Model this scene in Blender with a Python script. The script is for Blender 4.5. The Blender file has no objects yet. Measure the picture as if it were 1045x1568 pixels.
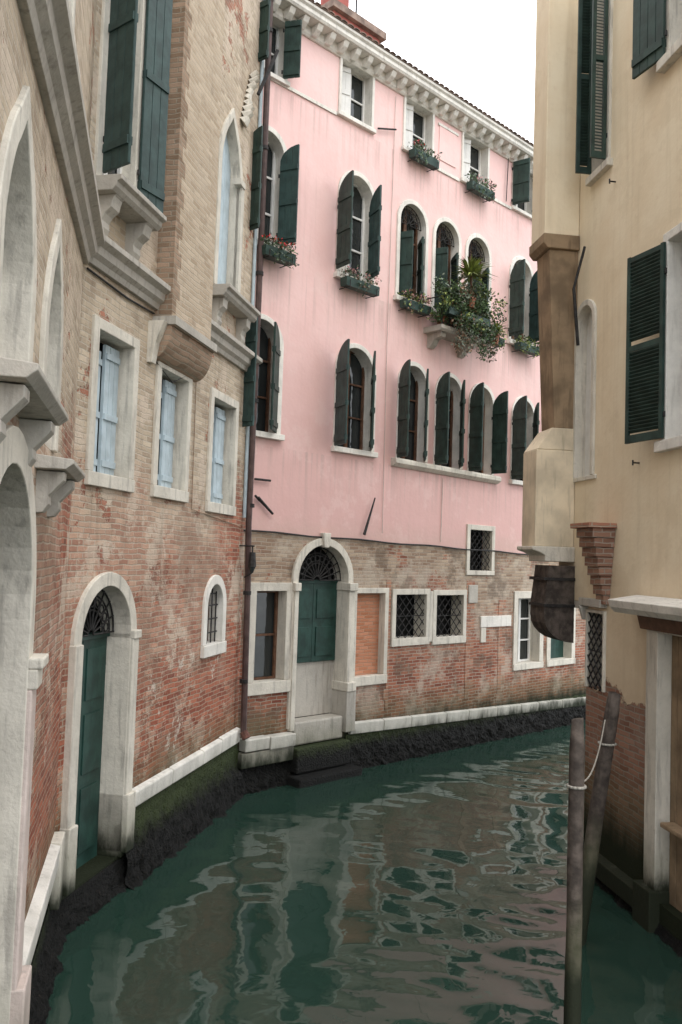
import bpy, bmesh, math, random
import numpy as np
from mathutils import Matrix, Vector, Quaternion, noise as mn
from mathutils.geometry import tessellate_polygon
random.seed(7)
scene=bpy.context.scene
# ------------------------------------------------------------------ node helpers
class NT:
    def __init__(s,mat):
        s.m=mat;mat.use_nodes=True;s.t=mat.node_tree;s.n=s.t.nodes;s.l=s.t.links
        s.b=s.n.get('Principled BSDF')
    def new(s,t,**k):
        n=s.n.new(t)
        for a,b in k.items(): setattr(n,a,b)
        return n
    def link(s,a,b): s.l.new(a,b)
    def val(s,sock,v):
        if hasattr(v,'is_output'): s.link(v,sock)
        else:
            if isinstance(v,(tuple,list)) and len(v)==3 and sock.type=='RGBA': v=(*v,1)
            sock.default_value=v
    def math(s,op,a,b=0.5,c=None,clamp=False):
        n=s.new('ShaderNodeMath',operation=op,use_clamp=clamp);s.val(n.inputs[0],a);s.val(n.inputs[1],b)
        if c is not None: s.val(n.inputs[2],c)
        return n.outputs[0]
    def mix(s,f,a,b,mode='MIX'):
        n=s.new('ShaderNodeMix',data_type='RGBA',blend_type=mode)
        s.val(n.inputs[0],f);s.val(n.inputs[6],a);s.val(n.inputs[7],b);return n.outputs[2]
    def ramp(s,v,lo,hi,smooth=True):
        n=s.new('ShaderNodeMapRange',interpolation_type='SMOOTHSTEP' if smooth else 'LINEAR')
        s.val(n.inputs[0],v);s.val(n.inputs[1],lo);s.val(n.inputs[2],hi);return n.outputs[0]
    def obj(s):
        return s.new('ShaderNodeTexCoord').outputs['Object']
    def xyz(s,v):
        n=s.new('ShaderNodeSeparateXYZ');s.link(v,n.inputs[0]);return n.outputs
    def comb(s,x,y,z):
        n=s.new('ShaderNodeCombineXYZ');s.val(n.inputs[0],x);s.val(n.inputs[1],y);s.val(n.inputs[2],z);return n.outputs[0]
    def noise(s,vec,scale,detail=4,rough=.55,dist=0):
        n=s.new('ShaderNodeTexNoise');s.link(vec,n.inputs['Vector']);n.inputs['Scale'].default_value=scale
        n.inputs['Detail'].default_value=detail;n.inputs['Roughness'].default_value=rough;n.inputs['Distortion'].default_value=dist
        return n.outputs['Fac']
    def map(s,vec,scale,loc=(0,0,0)):
        n=s.new('ShaderNodeMapping');s.link(vec,n.inputs[0]);n.inputs['Scale'].default_value=scale;n.inputs['Location'].default_value=loc;return n.outputs[0]
    def bump(s,h,strength=.5,dist=.01,normal=None):
        n=s.new('ShaderNodeBump');s.link(h,n.inputs['Height']);n.inputs['Strength'].default_value=strength;n.inputs['Distance'].default_value=dist
        if normal is not None: s.link(normal,n.inputs['Normal'])
        return n.outputs[0]
def algae(k,col,z,vec,lo=.62,hi=.95,green=True):
    nz=k.noise(k.map(vec,(1.2,1.2,.5)),3,5,.65)
    zz=k.math('ADD',z,k.math('MULTIPLY',k.math('SUBTRACT',nz,.5),.6))
    if green:
        g=k.ramp(zz,hi+.45,hi-.1)
        col=k.mix(k.math('MULTIPLY',g,.45),col,(.085,.095,.045))
    d=k.ramp(zz,hi,lo)
    return k.mix(d,col,(.016,.020,.010)),d
def simple(name,col,rough=.6,var=.15,scale=8,metal=0,bump=.15,streak=.25,spec=.3,alg=False):
    m=bpy.data.materials.new(name);k=NT(m);o=k.obj()
    n1=k.noise(o,scale,5);n2=k.noise(k.map(o,(6,6,.7)),3,4)
    c=k.mix(k.ramp(n1,.3,.7),tuple(x*(1-var) for x in col),tuple(min(1,x*(1+var)) for x in col))
    c=k.mix(k.math('MULTIPLY',k.ramp(n2,.52,.75),streak),c,tuple(x*.45 for x in col))
    if alg: c,_=algae(k,c,k.xyz(o)[2],o)
    k.link(c,k.b.inputs['Base Color']);k.b.inputs['Roughness'].default_value=rough;k.b.inputs['Metallic'].default_value=metal
    k.b.inputs['Specular IOR Level'].default_value=spec
    if bump: k.link(k.bump(k.noise(o,scale*5,4),bump,.01),k.b.inputs['Normal'])
    return m
def brick_vec(k,o):
    x,y,z=k.xyz(o)
    d=k.noise(o,2.5,2);d2=k.noise(k.map(o,(1,1,1),(5,3,2)),9,2)
    zz=k.math('ADD',z,k.math('ADD',k.math('MULTIPLY',k.math('SUBTRACT',d,.5),.06),k.math('MULTIPLY',k.math('SUBTRACT',d2,.5),.016)))
    xx=k.math('ADD',k.math('ADD',x,y),k.math('MULTIPLY',k.math('SUBTRACT',d2,.5),.03))
    v=k.comb(xx,zz,0)
    b=k.new('ShaderNodeTexBrick');k.link(v,b.inputs['Vector']);b.offset=.5
    b.inputs['Scale'].default_value=1
    b.inputs['Color1'].default_value=(0,0,0,1);b.inputs['Color2'].default_value=(1,1,1,1);b.inputs['Mortar'].default_value=(.5,.5,.5,1)
    b.inputs['Mortar Size'].default_value=.009;b.inputs['Mortar Smooth'].default_value=.35
    b.inputs['Brick Width'].default_value=.23;b.inputs['Row Height'].default_value=.064
    r=k.new('ShaderNodeSeparateColor');k.link(b.outputs['Color'],r.inputs[0])
    return r.outputs[0],b.outputs['Fac']
def brick_left():
    m=bpy.data.materials.new('brick_faded');k=NT(m);o=k.obj();x,y,z=k.xyz(o)
    r,fac=brick_vec(k,o)
    cc=k.mix(r,(.38,.30,.22),(.59,.49,.37));lower=k.mix(r,(.36,.185,.13),(.53,.33,.235));red=k.mix(r,(.20,.05,.032),(.45,.14,.08))
    n1=k.noise(o,.9,5,.6);n2=k.noise(k.map(o,(1,1,1),(9,2,4)),1.1,7,.72);n3=k.noise(o,6,5)
    zz=k.math('ADD',z,k.math('MULTIPLY',k.math('SUBTRACT',n1,.5),3.2))
    col=k.mix(k.ramp(zz,5.1,3.6),cc,lower)
    edge=k.math('MAXIMUM',k.ramp(zz,3.9,1.6),k.math('MULTIPLY',k.ramp(zz,5.6,4.0),k.ramp(x,-1.9,-.3)))
    rm=k.math('MULTIPLY',k.ramp(n2,.46,.51),edge)
    rm=k.math('MAXIMUM',rm,k.math('MULTIPLY',k.ramp(n2,.585,.61),.85))
    n4=k.noise(k.map(o,(1,1,1),(3,7,1)),1.3,8,.72)
    mort=k.mix(k.ramp(zz,5.5,3.3),(.52,.45,.36),(.46,.37,.29))
    col=k.mix(fac,col,mort)
    col=k.mix(k.math('MULTIPLY',k.ramp(n4,.51,.57),k.math('MULTIPLY',k.ramp(z,.9,2.6),.72)),col,(.60,.50,.40))
    col=k.mix(k.math('MULTIPLY',rm,.92),col,k.mix(fac,red,(.38,.26,.19)))
    n5=k.noise(k.map(o,(1,1,1),(13,2,6)),.7,7,.7)
    col=k.mix(k.math('MULTIPLY',k.ramp(n5,.52,.64),.42),col,(.22,.16,.115))
    col=k.mix(k.math('MULTIPLY',k.ramp(n3,.55,.8),.4),col,(.20,.14,.10))
    n6=k.noise(k.map(o,(1,1,1),(2,2,16)),2.3,7,.75)
    col=k.mix(k.math('MULTIPLY',k.ramp(n6,.585,.65),k.math('MULTIPLY',k.ramp(z,5,2),.75)),col,(.63,.57,.48))
    st=k.noise(k.map(o,(5,5,.35)),1.5,5)
    col=k.mix(k.math('MULTIPLY',k.ramp(st,.5,.75),.38),col,(.25,.19,.14))
    col,d=algae(k,col,z,o,.78,1.15)
    k.link(col,k.b.inputs['Base Color']);k.b.inputs['Roughness'].default_value=.9;k.b.inputs['Specular IOR Level'].default_value=.15
    h=k.math('ADD',k.math('ADD',k.math('MULTIPLY',k.math('SUBTRACT',1,fac),.6),k.math('MULTIPLY',k.noise(o,40,4),.6)),k.math('MULTIPLY',n4,1.2))
    h=k.math('SUBTRACT',h,k.math('MULTIPLY',rm,.8))
    k.link(k.bump(h,.8,.016),k.b.inputs['Normal']);return m
def facade_pink():
    m=bpy.data.materials.new('pink_plaster_over_brick');k=NT(m);o=k.obj();x,y,z=k.xyz(o)
    r,fac=brick_vec(k,o)
    cc=k.mix(r,(.25,.165,.115),(.45,.35,.255));red=k.mix(r,(.19,.06,.04),(.39,.155,.095))
    n1=k.noise(o,1.0,5,.65);n2=k.noise(k.map(o,(1,1,1),(4,8,3)),1.4,6,.7);n3=k.noise(o,5,5)
    zz=k.math('ADD',z,k.math('MULTIPLY',k.math('SUBTRACT',n1,.5),2.6))
    b=k.mix(k.ramp(zz,3.3,1.7),cc,red)
    b=k.mix(k.math('MULTIPLY',k.ramp(n2,.55,.60),.8),b,red)
    b=k.mix(fac,b,(.36,.30,.24))
    b=k.mix(k.math('MULTIPLY',k.ramp(k.noise(k.map(o,(1,1,1),(1,5,9)),1.3,7,.72),.49,.60),.62),b,(.48,.41,.33))
    b=k.mix(k.math('MULTIPLY',k.ramp(k.noise(k.map(o,(1,1,1),(7,1,2)),.9,7,.7),.50,.60),.6),b,(.13,.095,.07))
    b=k.mix(k.math('MULTIPLY',k.ramp(n3,.55,.8),.4),b,(.14,.10,.08))
    b,d=algae(k,b,z,o,.60,1.0)
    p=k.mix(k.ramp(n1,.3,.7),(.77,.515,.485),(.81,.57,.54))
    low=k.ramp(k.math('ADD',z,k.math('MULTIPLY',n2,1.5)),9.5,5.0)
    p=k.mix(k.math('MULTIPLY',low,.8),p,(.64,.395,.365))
    st=k.noise(k.map(o,(4,4,.22)),1.6,6,.6)
    p=k.mix(k.math('MULTIPLY',k.ramp(st,.5,.8),.35),p,(.50,.35,.31))
    st2=k.noise(k.map(o,(7,7,.25),(3,1,0)),1.7,5,.6)
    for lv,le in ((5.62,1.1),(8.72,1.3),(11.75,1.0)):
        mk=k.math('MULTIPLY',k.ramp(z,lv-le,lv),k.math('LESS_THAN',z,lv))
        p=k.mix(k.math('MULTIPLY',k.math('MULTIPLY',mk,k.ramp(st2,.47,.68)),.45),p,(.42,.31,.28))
    p=k.mix(k.math('MULTIPLY',k.ramp(n2,.53,.60),.28),p,(.77,.58,.54))
    p=k.mix(k.math('MULTIPLY',k.ramp(n3,.6,.8),.18),p,(.48,.36,.31))
    edge=k.ramp(k.math('ADD',z,k.math('MULTIPLY',n3,.5)),4.85,4.35)
    p=k.mix(k.math('MULTIPLY',edge,.4),p,(.52,.38,.32))
    line=k.math('SUBTRACT',4.20,k.math('MULTIPLY',x,.02))
    f=k.math('GREATER_THAN',z,line)
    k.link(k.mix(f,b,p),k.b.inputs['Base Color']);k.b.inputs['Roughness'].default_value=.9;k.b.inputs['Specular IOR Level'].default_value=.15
    hb=k.math('ADD',k.math('MULTIPLY',k.math('SUBTRACT',1,fac),.6),k.math('MULTIPLY',k.noise(o,40,4),.6))
    hp=k.math('ADD',k.math('MULTIPLY',k.noise(o,18,4),.3),k.math('MULTIPLY',k.noise(o,1.8,3),2.0))
    n=k.new('ShaderNodeMix',data_type='FLOAT');k.link(f,n.inputs[0]);k.link(hb,n.inputs[2]);k.link(hp,n.inputs[3])
    k.link(k.bump(n.outputs[0],.7,.014),k.b.inputs['Normal']);return m
def facade_cream():
    m=bpy.data.materials.new('cream_plaster_over_brick');k=NT(m);o=k.obj();x,y,z=k.xyz(o)
    r,fac=brick_vec(k,o);cc=k.mix(r,(.20,.10,.07),(.36,.20,.14))
    n1=k.noise(o,1.0,5,.65);n2=k.noise(k.map(o,(1,1,1),(4,8,3)),1.7,7,.7);n3=k.noise(o,7,6)
    b=k.mix(fac,cc,(.27,.23,.19))
    b=k.mix(k.math('MULTIPLY',k.ramp(n2,.45,.7),.5),b,(.33,.27,.22))
    b,_=algae(k,b,z,o,.55,1.2)
    p=k.mix(k.ramp(n1,.3,.7),(.71,.59,.42),(.78,.68,.51))
    st=k.noise(k.map(o,(4,4,.25)),1.6,6,.6)
    p=k.mix(k.math('MULTIPLY',k.ramp(st,.48,.8),.4),p,(.48,.38,.25))
    p=k.mix(k.math('MULTIPLY',k.ramp(n2,.54,.60),.25),p,(.60,.49,.34))
    p=k.mix(k.math('MULTIPLY',k.ramp(n3,.62,.8),.3),p,(.55,.36,.25))
    lowm=k.ramp(k.math('ADD',z,k.math('MULTIPLY',n1,1.5)),5.0,3.0)
    p=k.mix(k.math('MULTIPLY',lowm,.5),p,(.46,.34,.23))
    zz=k.math('ADD',z,k.math('MULTIPLY',k.math('SUBTRACT',n2,.5),.9))
    f=k.ramp(zz,2.32,2.36)
    k.link(k.mix(f,b,p),k.b.inputs['Base Color']);k.b.inputs['Roughness'].default_value=.9;k.b.inputs['Specular IOR Level'].default_value=.15
    hb=k.math('ADD',k.math('MULTIPLY',k.math('SUBTRACT',1,fac),.6),k.math('MULTIPLY',k.noise(o,40,4),.5))
    hp=k.math('ADD',k.math('ADD',k.math('MULTIPLY',k.noise(o,20,4),.3),1.2),k.math('MULTIPLY',n1,1.5))
    n=k.new('ShaderNodeMix',data_type='FLOAT');k.link(f,n.inputs[0]);k.link(hb,n.inputs[2]);k.link(hp,n.inputs[3])
    k.link(k.bump(n.outputs[0],.6,.013),k.b.inputs['Normal']);return m
def plain_brick(name,c1,c2,mort,alg=False,lime=.3):
    m=bpy.data.materials.new(name);k=NT(m);o=k.obj();x,y,z=k.xyz(o)
    r,fac=brick_vec(k,o);c=k.mix(fac,k.mix(r,c1,c2),mort)
    c=k.mix(k.math('MULTIPLY',k.ramp(k.noise(o,1.7,7,.7),.48,.7),lime),c,(.5,.42,.33))
    c=k.mix(k.math('MULTIPLY',k.ramp(k.noise(o,6,5),.55,.8),.4),c,(.15,.11,.08))
    c,_=algae(k,c,z,o,.65,1.1)
    k.link(c,k.b.inputs['Base Color']);k.b.inputs['Roughness'].default_value=.9;k.b.inputs['Specular IOR Level'].default_value=.15
    h=k.math('ADD',k.math('MULTIPLY',k.math('SUBTRACT',1,fac),.6),k.math('MULTIPLY',k.noise(o,40,4),.5))
    k.link(k.bump(h,.7,.012),k.b.inputs['Normal']);return m
def stone(name='istrian_stone',col=(.62,.58,.50),dirt=.6,alg=True):
    m=bpy.data.materials.new(name);k=NT(m);o=k.obj();x,y,z=k.xyz(o)
    n1=k.noise(o,2.2,6,.65);n2=k.noise(k.map(o,(7,7,.8)),2,5,.6);n3=k.noise(o,14,5,.7)
    c=k.mix(k.ramp(n1,.3,.7),tuple(q*.86 for q in col),tuple(min(.85,q*1.1) for q in col))
    c=k.mix(k.math('MULTIPLY',k.ramp(n2,.5,.72),dirt),c,(.25,.23,.20))
    c=k.mix(k.math('MULTIPLY',k.ramp(n3,.56,.75),dirt*.7),c,(.30,.27,.23))
    if alg: c,_=algae(k,c,z,o,.40,.70)
    k.link(c,k.b.inputs['Base Color']);k.b.inputs['Roughness'].default_value=.75;k.b.inputs['Specular IOR Level'].default_value=.3
    k.link(k.bump(k.math('ADD',k.noise(o,30,4),k.math('MULTIPLY',k.noise(o,4,4),1.5)),.45,.012),k.b.inputs['Normal']);return m
def muck():
    m=bpy.data.materials.new('algae_muck');k=NT(m);o=k.obj();x,y,z=k.xyz(o)
    n=k.noise(o,9,7,.75);n2=k.noise(o,34,4)
    zz=k.math('ADD',z,k.math('MULTIPLY',k.math('SUBTRACT',n,.5),.5))
    c=k.mix(k.ramp(zz,.34,.66),(.006,.006,.005),(.045,.062,.020))
    c=k.mix(k.math('MULTIPLY',k.ramp(n2,.62,.72),.35),c,(.09,.07,.05))
    k.link(c,k.b.inputs['Base Color']);k.b.inputs['Roughness'].default_value=.7;k.b.inputs['Specular IOR Level'].default_value=.25
    k.link(k.bump(k.math('ADD',n,n2),1,.08),k.b.inputs['Normal']);return m
def glass():
    m=bpy.data.materials.new('window_glass');k=NT(m)
    k.b.inputs['Base Color'].default_value=(.02,.024,.024,1);k.b.inputs['Roughness'].default_value=.06
    k.b.inputs['Specular IOR Level'].default_value=.6
    k.link(k.bump(k.noise(k.obj(),3,2),.1,.05),k.b.inputs['Normal']);return m
def leafm(name,c):
    m=bpy.data.materials.new(name);k=NT(m);g=k.new('ShaderNodeNewGeometry')
    c2=k.mix(g.outputs['Random Per Island'],tuple(q*.5 for q in c),tuple(q*1.6 for q in c))
    k.link(c2,k.b.inputs['Base Color']);k.b.inputs['Roughness'].default_value=.6;return m
def waterm():
    m=bpy.data.materials.new('canal_water');k=NT(m);o=k.obj()
    n=k.noise(o,.35,3)
    k.link(k.mix(n,(.014,.034,.025),(.022,.047,.035)),k.b.inputs['Base Color'])
    k.b.inputs['Roughness'].default_value=.04;k.b.inputs['IOR'].default_value=1.45
    k.link(k.bump(k.noise(k.map(o,(1,1,1)),4.5,2,.4,.4),.07,.05),k.b.inputs['Normal']);return m
M={}
M['brickL']=brick_left();M['pink']=facade_pink();M['cream']=facade_cream()
M['stone']=stone();M['stoneg']=stone('weathered_stone',(.44,.41,.36),.7);M['stonew']=stone('white_stone',(.72,.69,.63),.35)
M['stonep']=stone('pinkish_stone',(.60,.50,.45),.5)
M['brickdark']=plain_brick('dark_brick',(.19,.10,.07),(.34,.2,.14),(.28,.23,.19),lime=.15)
M['brickch']=plain_brick('chimney_brick',(.40,.31,.22),(.55,.45,.34),(.48,.41,.32),lime=.6)
M['brickchs']=plain_brick('chimney_side_brick',(.22,.15,.10),(.40,.28,.20),(.30,.25,.19),lime=.15)
M['infill']=plain_brick('orange_infill_brick',(.42,.17,.09),(.55,.25,.15),(.40,.24,.16),lime=.1)
M['quoin']=plain_brick('salmon_brick',(.26,.11,.075),(.44,.23,.15),(.36,.29,.23),lime=.5)
M['green']=simple('dark_green_paint',(.024,.046,.038),.5,.3,6,streak=.35)
M['teal']=simple('teal_green_paint',(.034,.064,.060),.5,.25,6,streak=.35)
M['door']=simple('green_door_paint',(.018,.050,.040),.5,.3,5,streak=.5)
M['blue']=simple('pale_blue_paint',(.42,.50,.54),.6,.12,5,streak=.2)
M['white']=simple('white_paint',(.68,.67,.64),.5,.06,8,streak=.12)
M['brownw']=simple('brown_wood',(.12,.06,.035),.6,.3,10)
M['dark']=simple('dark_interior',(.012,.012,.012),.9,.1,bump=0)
M['iron']=simple('wrought_iron',(.03,.028,.027),.6,.4,20,metal=.3)
M['rust']=simple('rusty_iron',(.13,.06,.045),.8,.4,20)
M['pipe']=simple('drainpipe_metal',(.08,.05,.045),.5,.3,6)
M['tile']=simple('terracotta_tile',(.22,.16,.13),.85,.4,5)
M['red']=simple('red_plaster',(.36,.11,.09),.9,.2,4)
M['terra']=simple('terracotta_pot',(.30,.13,.08),.8,.2,8)
M['planter']=simple('planter_green',(.03,.06,.05),.5,.2,8)
M['glass']=glass();M['muck']=muck();M['water']=waterm()
M['wood']=simple('mooring_wood',(.075,.06,.05),.85,.5,9,streak=.6,bump=.6,alg=True)
M['rope']=simple('rope_fibre',(.32,.30,.26),.9,.2,30)
M['brownp']=simple('brown_stained_plaster',(.24,.17,.105),.9,.3,3,streak=.6)
M['greyp']=simple('weathered_cream_plaster',(.66,.56,.41),.9,.18,2.5,streak=.5)
M['curtain']=simple('curtain_cloth',(.62,.60,.56),.9,.1,3)
M['leaf']=leafm('leaf_green',(.05,.09,.03));M['leafy']=leafm('leaf_yellow_green',(.20,.24,.06));M['leafd']=leafm('leaf_dry',(.16,.10,.06))
M['flower']=leafm('flower_red',(.55,.02,.02));M['flowerp']=leafm('flower_pink',(.5,.25,.25));M['leafg']=leafm('leaf_grey',(.12,.15,.11))
# ------------------------------------------------------------------ frames
class Frame:
    def __init__(s,name,O,x,sg,parent=None):
        s.sg=sg;l=math.hypot(*x);x=(x[0]/l,x[1]/l)
        s.M=Matrix(((x[0],-x[1],0,O[0]),(x[1],x[0],0,O[1]),(0,0,1,0),(0,0,0,1)))
        e=bpy.data.objects.new(name,None);scene.collection.objects.link(e);e.empty_display_size=.3
        e.matrix_world=s.M;s.e=e
        if parent: e.parent=parent
    def P(s,a,n,z): return (s.sg*a,-n,z)
class B:
    def __init__(s,fr): s.f=fr;s.v=[];s.fc=[];s.mi=[];s.mats=[]
    def m(s,k):
        if k not in s.mats: s.mats.append(k)
        return s.mats.index(k)
    def add(s,pts,faces,mat,raw=False):
        o=len(s.v);s.v+=[p if raw else s.f.P(*p) for p in pts];i=s.m(mat)
        for f in faces: s.fc.append([q+o for q in f]);s.mi.append(i)
    def box(s,a0,a1,n0,n1,z0,z1,mat):
        p=[(a,n,z) for z in (z0,z1) for n in (n0,n1) for a in (a0,a1)]
        s.add(p,[(0,1,3,2),(4,6,7,5),(0,4,5,1),(2,3,7,6),(0,2,6,4),(1,5,7,3)],mat);return s
    def prof(s,pts,a0,a1,mat,dz=0):
        n=len(pts);p=[(a0,q[0],q[1]) for q in pts]+[(a1,q[0],q[1]+dz) for q in pts]
        s.add(p,[(i,(i+1)%n,(i+1)%n+n,i+n) for i in range(n)]+[tuple(range(n)),tuple(range(2*n-1,n-1,-1))],mat);return s
    def poly(s,pts,vec,mat):
        n=len(pts);p=list(pts)+[tuple(q[i]+vec[i] for i in range(3)) for q in pts]
        s.add(p,[(i,(i+1)%n,(i+1)%n+n,i+n) for i in range(n)]+[tuple(range(n)),tuple(range(2*n-1,n-1,-1))],mat);return s
    def bar(s,a,b,r,mat,seg=6,r2=None):
        a=Vector(a);b=Vector(b);d=(b-a).normalized();u=d.orthogonal().normalized();w=d.cross(u)
        r2=r if r2 is None else r2
        p=[];
        for c,rr in ((a,r),(b,r2)):
            for i in range(seg):
                t=2*math.pi*i/seg;p.append(tuple(c+u*math.cos(t)*rr+w*math.sin(t)*rr))
        s.add(p,[(i,(i+1)%seg,(i+1)%seg+seg,i+seg) for i in range(seg)]+[tuple(range(seg)),tuple(range(2*seg-1,seg-1,-1))],mat);return s
    def path(s,pts,r,mat,seg=6):
        for a,b in zip(pts,pts[1:]): s.bar(a,b,r,mat,seg)
        return s
    def done(s,name,bevel=0,parent=True,smooth=False,recalc=True):
        me=bpy.data.meshes.new(name);me.from_pydata(s.v,[],s.fc)
        for k in s.mats: me.materials.append(M[k])
        me.polygons.foreach_set('material_index',s.mi)
        if recalc:
            bm=bmesh.new();bm.from_mesh(me);bmesh.ops.recalc_face_normals(bm,faces=bm.faces);bm.to_mesh(me);bm.free()
        if smooth: me.polygons.foreach_set('use_smooth',[True]*len(me.polygons))
        o=bpy.data.objects.new(name,me);scene.collection.objects.link(o)
        if parent is True: o.parent=s.f.e
        else: o.matrix_world=s.f.M
        if bevel:
            b=o.modifiers.new('b','BEVEL');b.width=bevel;b.segments=2;b.limit_method='ANGLE';b.angle_limit=math.radians(50)
        return o
def outline(kind,a0,a1,z0,z1,off=0,rise=None,zoff=0):
    c=(a0+a1)/2;hw=abs(a1-a0)/2+off;sg=1 if a1>a0 else -1
    if kind=='rect': return [(c-sg*hw,z0-zoff),(c-sg*hw,z1+off),(c+sg*hw,z1+off),(c+sg*hw,z0-zoff)]
    if rise is None: rise=abs(a1-a0)/2
    zs=z1-rise;pts=[(c-sg*hw,z0-zoff)]
    N=18
    for i in range(N+1):
        t=math.pi*i/N
        if kind=='gothic':
            u=-math.cos(t);hh=(1-abs(u)**1.7)**.72
            hh=hh*.86+.14*max(0,1-abs(u)*3.2)**1.4
            pts.append((c+sg*u*hw,zs+hh*(rise+off*1.2)))
        else: pts.append((c-sg*hw*math.cos(t),zs+(rise+off)*math.sin(t)))
    pts.append((c+sg*hw,z0-zoff));return pts
class Wall:
    def __init__(s,fr): s.f=fr;s.holes=[]
    def opening(s,name,kind,a0,a1,z0,z1,fw=.13,rise=None,depth=.3,proud=.035,sill=.12,mat='stone',sillext=.06,silln=.09):
        s.holes.append(outline(kind,a0,a1,z0-(fw*.5 if sill else 0),z1,fw*.5,rise))
        i=outline(kind,a0,a1,z0,z1,0,rise);o=outline(kind,a0,a1,z0,z1,fw,rise)
        b=B(s.f);n=len(i);P=[]
        for nn in (proud,-depth):
            P+= [(q[0],nn,q[1]) for q in i]+[(q[0],nn,q[1]) for q in o]
        F=[]
        for j in range(n-1):
            F+=[(j,j+1,n+j+1,n+j),(2*n+j,3*n+j,3*n+j+1,2*n+j+1),(j,2*n+j,2*n+j+1,j+1),(n+j,n+j+1,3*n+j+1,3*n+j)]
        F+=[(0,n,3*n,2*n),(n-1,3*n-1,4*n-1,2*n-1)]
        b.add(P,F,mat)
        if sill:
            lo,hi=min(a0,a1)-fw-sillext,max(a0,a1)+fw+sillext
            b.box(lo,hi,-depth,silln,z0-sill,z0-.003,mat)
        b.done(name+'_stone_frame',.008)
    def build(s,name,a0,a1,z0,z1,mat,depth=.28,back='dark',backn=.42):
        f=s.f;b=B(f)
        def bb(h): return min(p[0] for p in h),max(p[0] for p in h),min(p[1] for p in h),max(p[1] for p in h)
        def put(pts,tris):
            out=[]
            for t in tris:
                q=[Vector(f.P(pts[i][0],0,pts[i][1])) for i in t]
                n=(q[1]-q[0]).cross(q[2]-q[0])
                if n.length<1e-9: continue
                out.append(tuple(t) if n.y<0 else tuple(reversed(t)))
            b.add([(p[0],0,p[1]) for p in pts],out,mat)
        def cell(x0,x1,y0,y1,hs):
            if not hs: put([(x0,y0),(x1,y0),(x1,y1),(x0,y1)],[(0,1,2,3)]);return
            if len(hs)==1:
                h=hs[0];loops=[[(x0,y0),(x1,y0),(x1,y1),(x0,y1)],h]
                pts=loops[0]+h
                put(pts,tessellate_polygon([[Vector((p[0],p[1],0)) for p in l] for l in loops]));return
            for ax in (1,0):
                iv=sorted([(bb(h)[2*ax],bb(h)[2*ax+1],i) for i,h in enumerate(hs)])
                hi=iv[0][1]
                for k in range(1,len(iv)):
                    if iv[k][0]>hi+.004:
                        c=(iv[k][0]+hi)/2;A=[hs[q[2]] for q in iv[:k]];Bq=[hs[q[2]] for q in iv[k:]]
                        if ax: cell(x0,x1,y0,c,A);cell(x0,x1,c,y1,Bq)
                        else: cell(x0,c,y0,y1,A);cell(c,x1,y0,y1,Bq)
                        return
                    hi=max(hi,iv[k][1])
            raise Exception('cannot split holes in '+name+str([bb(h) for h in hs]))
        cell(a0,a1,z0,z1,s.holes)
        for h in s.holes:
            n=len(h);P=[(p[0],0,p[1]) for p in h]+[(p[0],-depth,p[1]) for p in h]
            b.add(P,[(i,(i+1)%n,(i+1)%n+n,i+n) for i in range(n)],mat)
        b.done(name,recalc=False)
        B(f).box(a0,a1,-backn-.1,-backn,z0,z1,back).done(name+'_dark_backing')  # near-black sheet whose colour stands in for the shade of unlit rooms
def glazing(fr,name,a0,a1,z0,z1,n=-.22,mat='white',cols=2,rows=3,curt=None,fw=.05):
    b=B(fr);lo,hi=min(a0,a1),max(a0,a1)
    b.box(lo,hi,n-.03,n-.02,z0,z1,'glass')
    if curt: b.box(lo+fw,lo+fw+(hi-lo)*curt,n-.018,n-.01,z0+.05,z1,'curtain')
    for i in range(cols+1):
        c=lo+(hi-lo)*i/cols;w=fw if i in(0,cols) else fw*.8
        b.box(max(lo,c-w),min(hi,c+w),n-.008,n+.03,z0,z1,mat)
    for j in range(rows+1):
        c=z0+(z1-z0)*j/rows;w=fw*.8 if j in(0,rows) else fw*.35
        b.box(lo+.001,hi-.001,n-.006,n+.02,max(z0,c-w),min(z1,c+w),mat)
    b.done(name)
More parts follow.
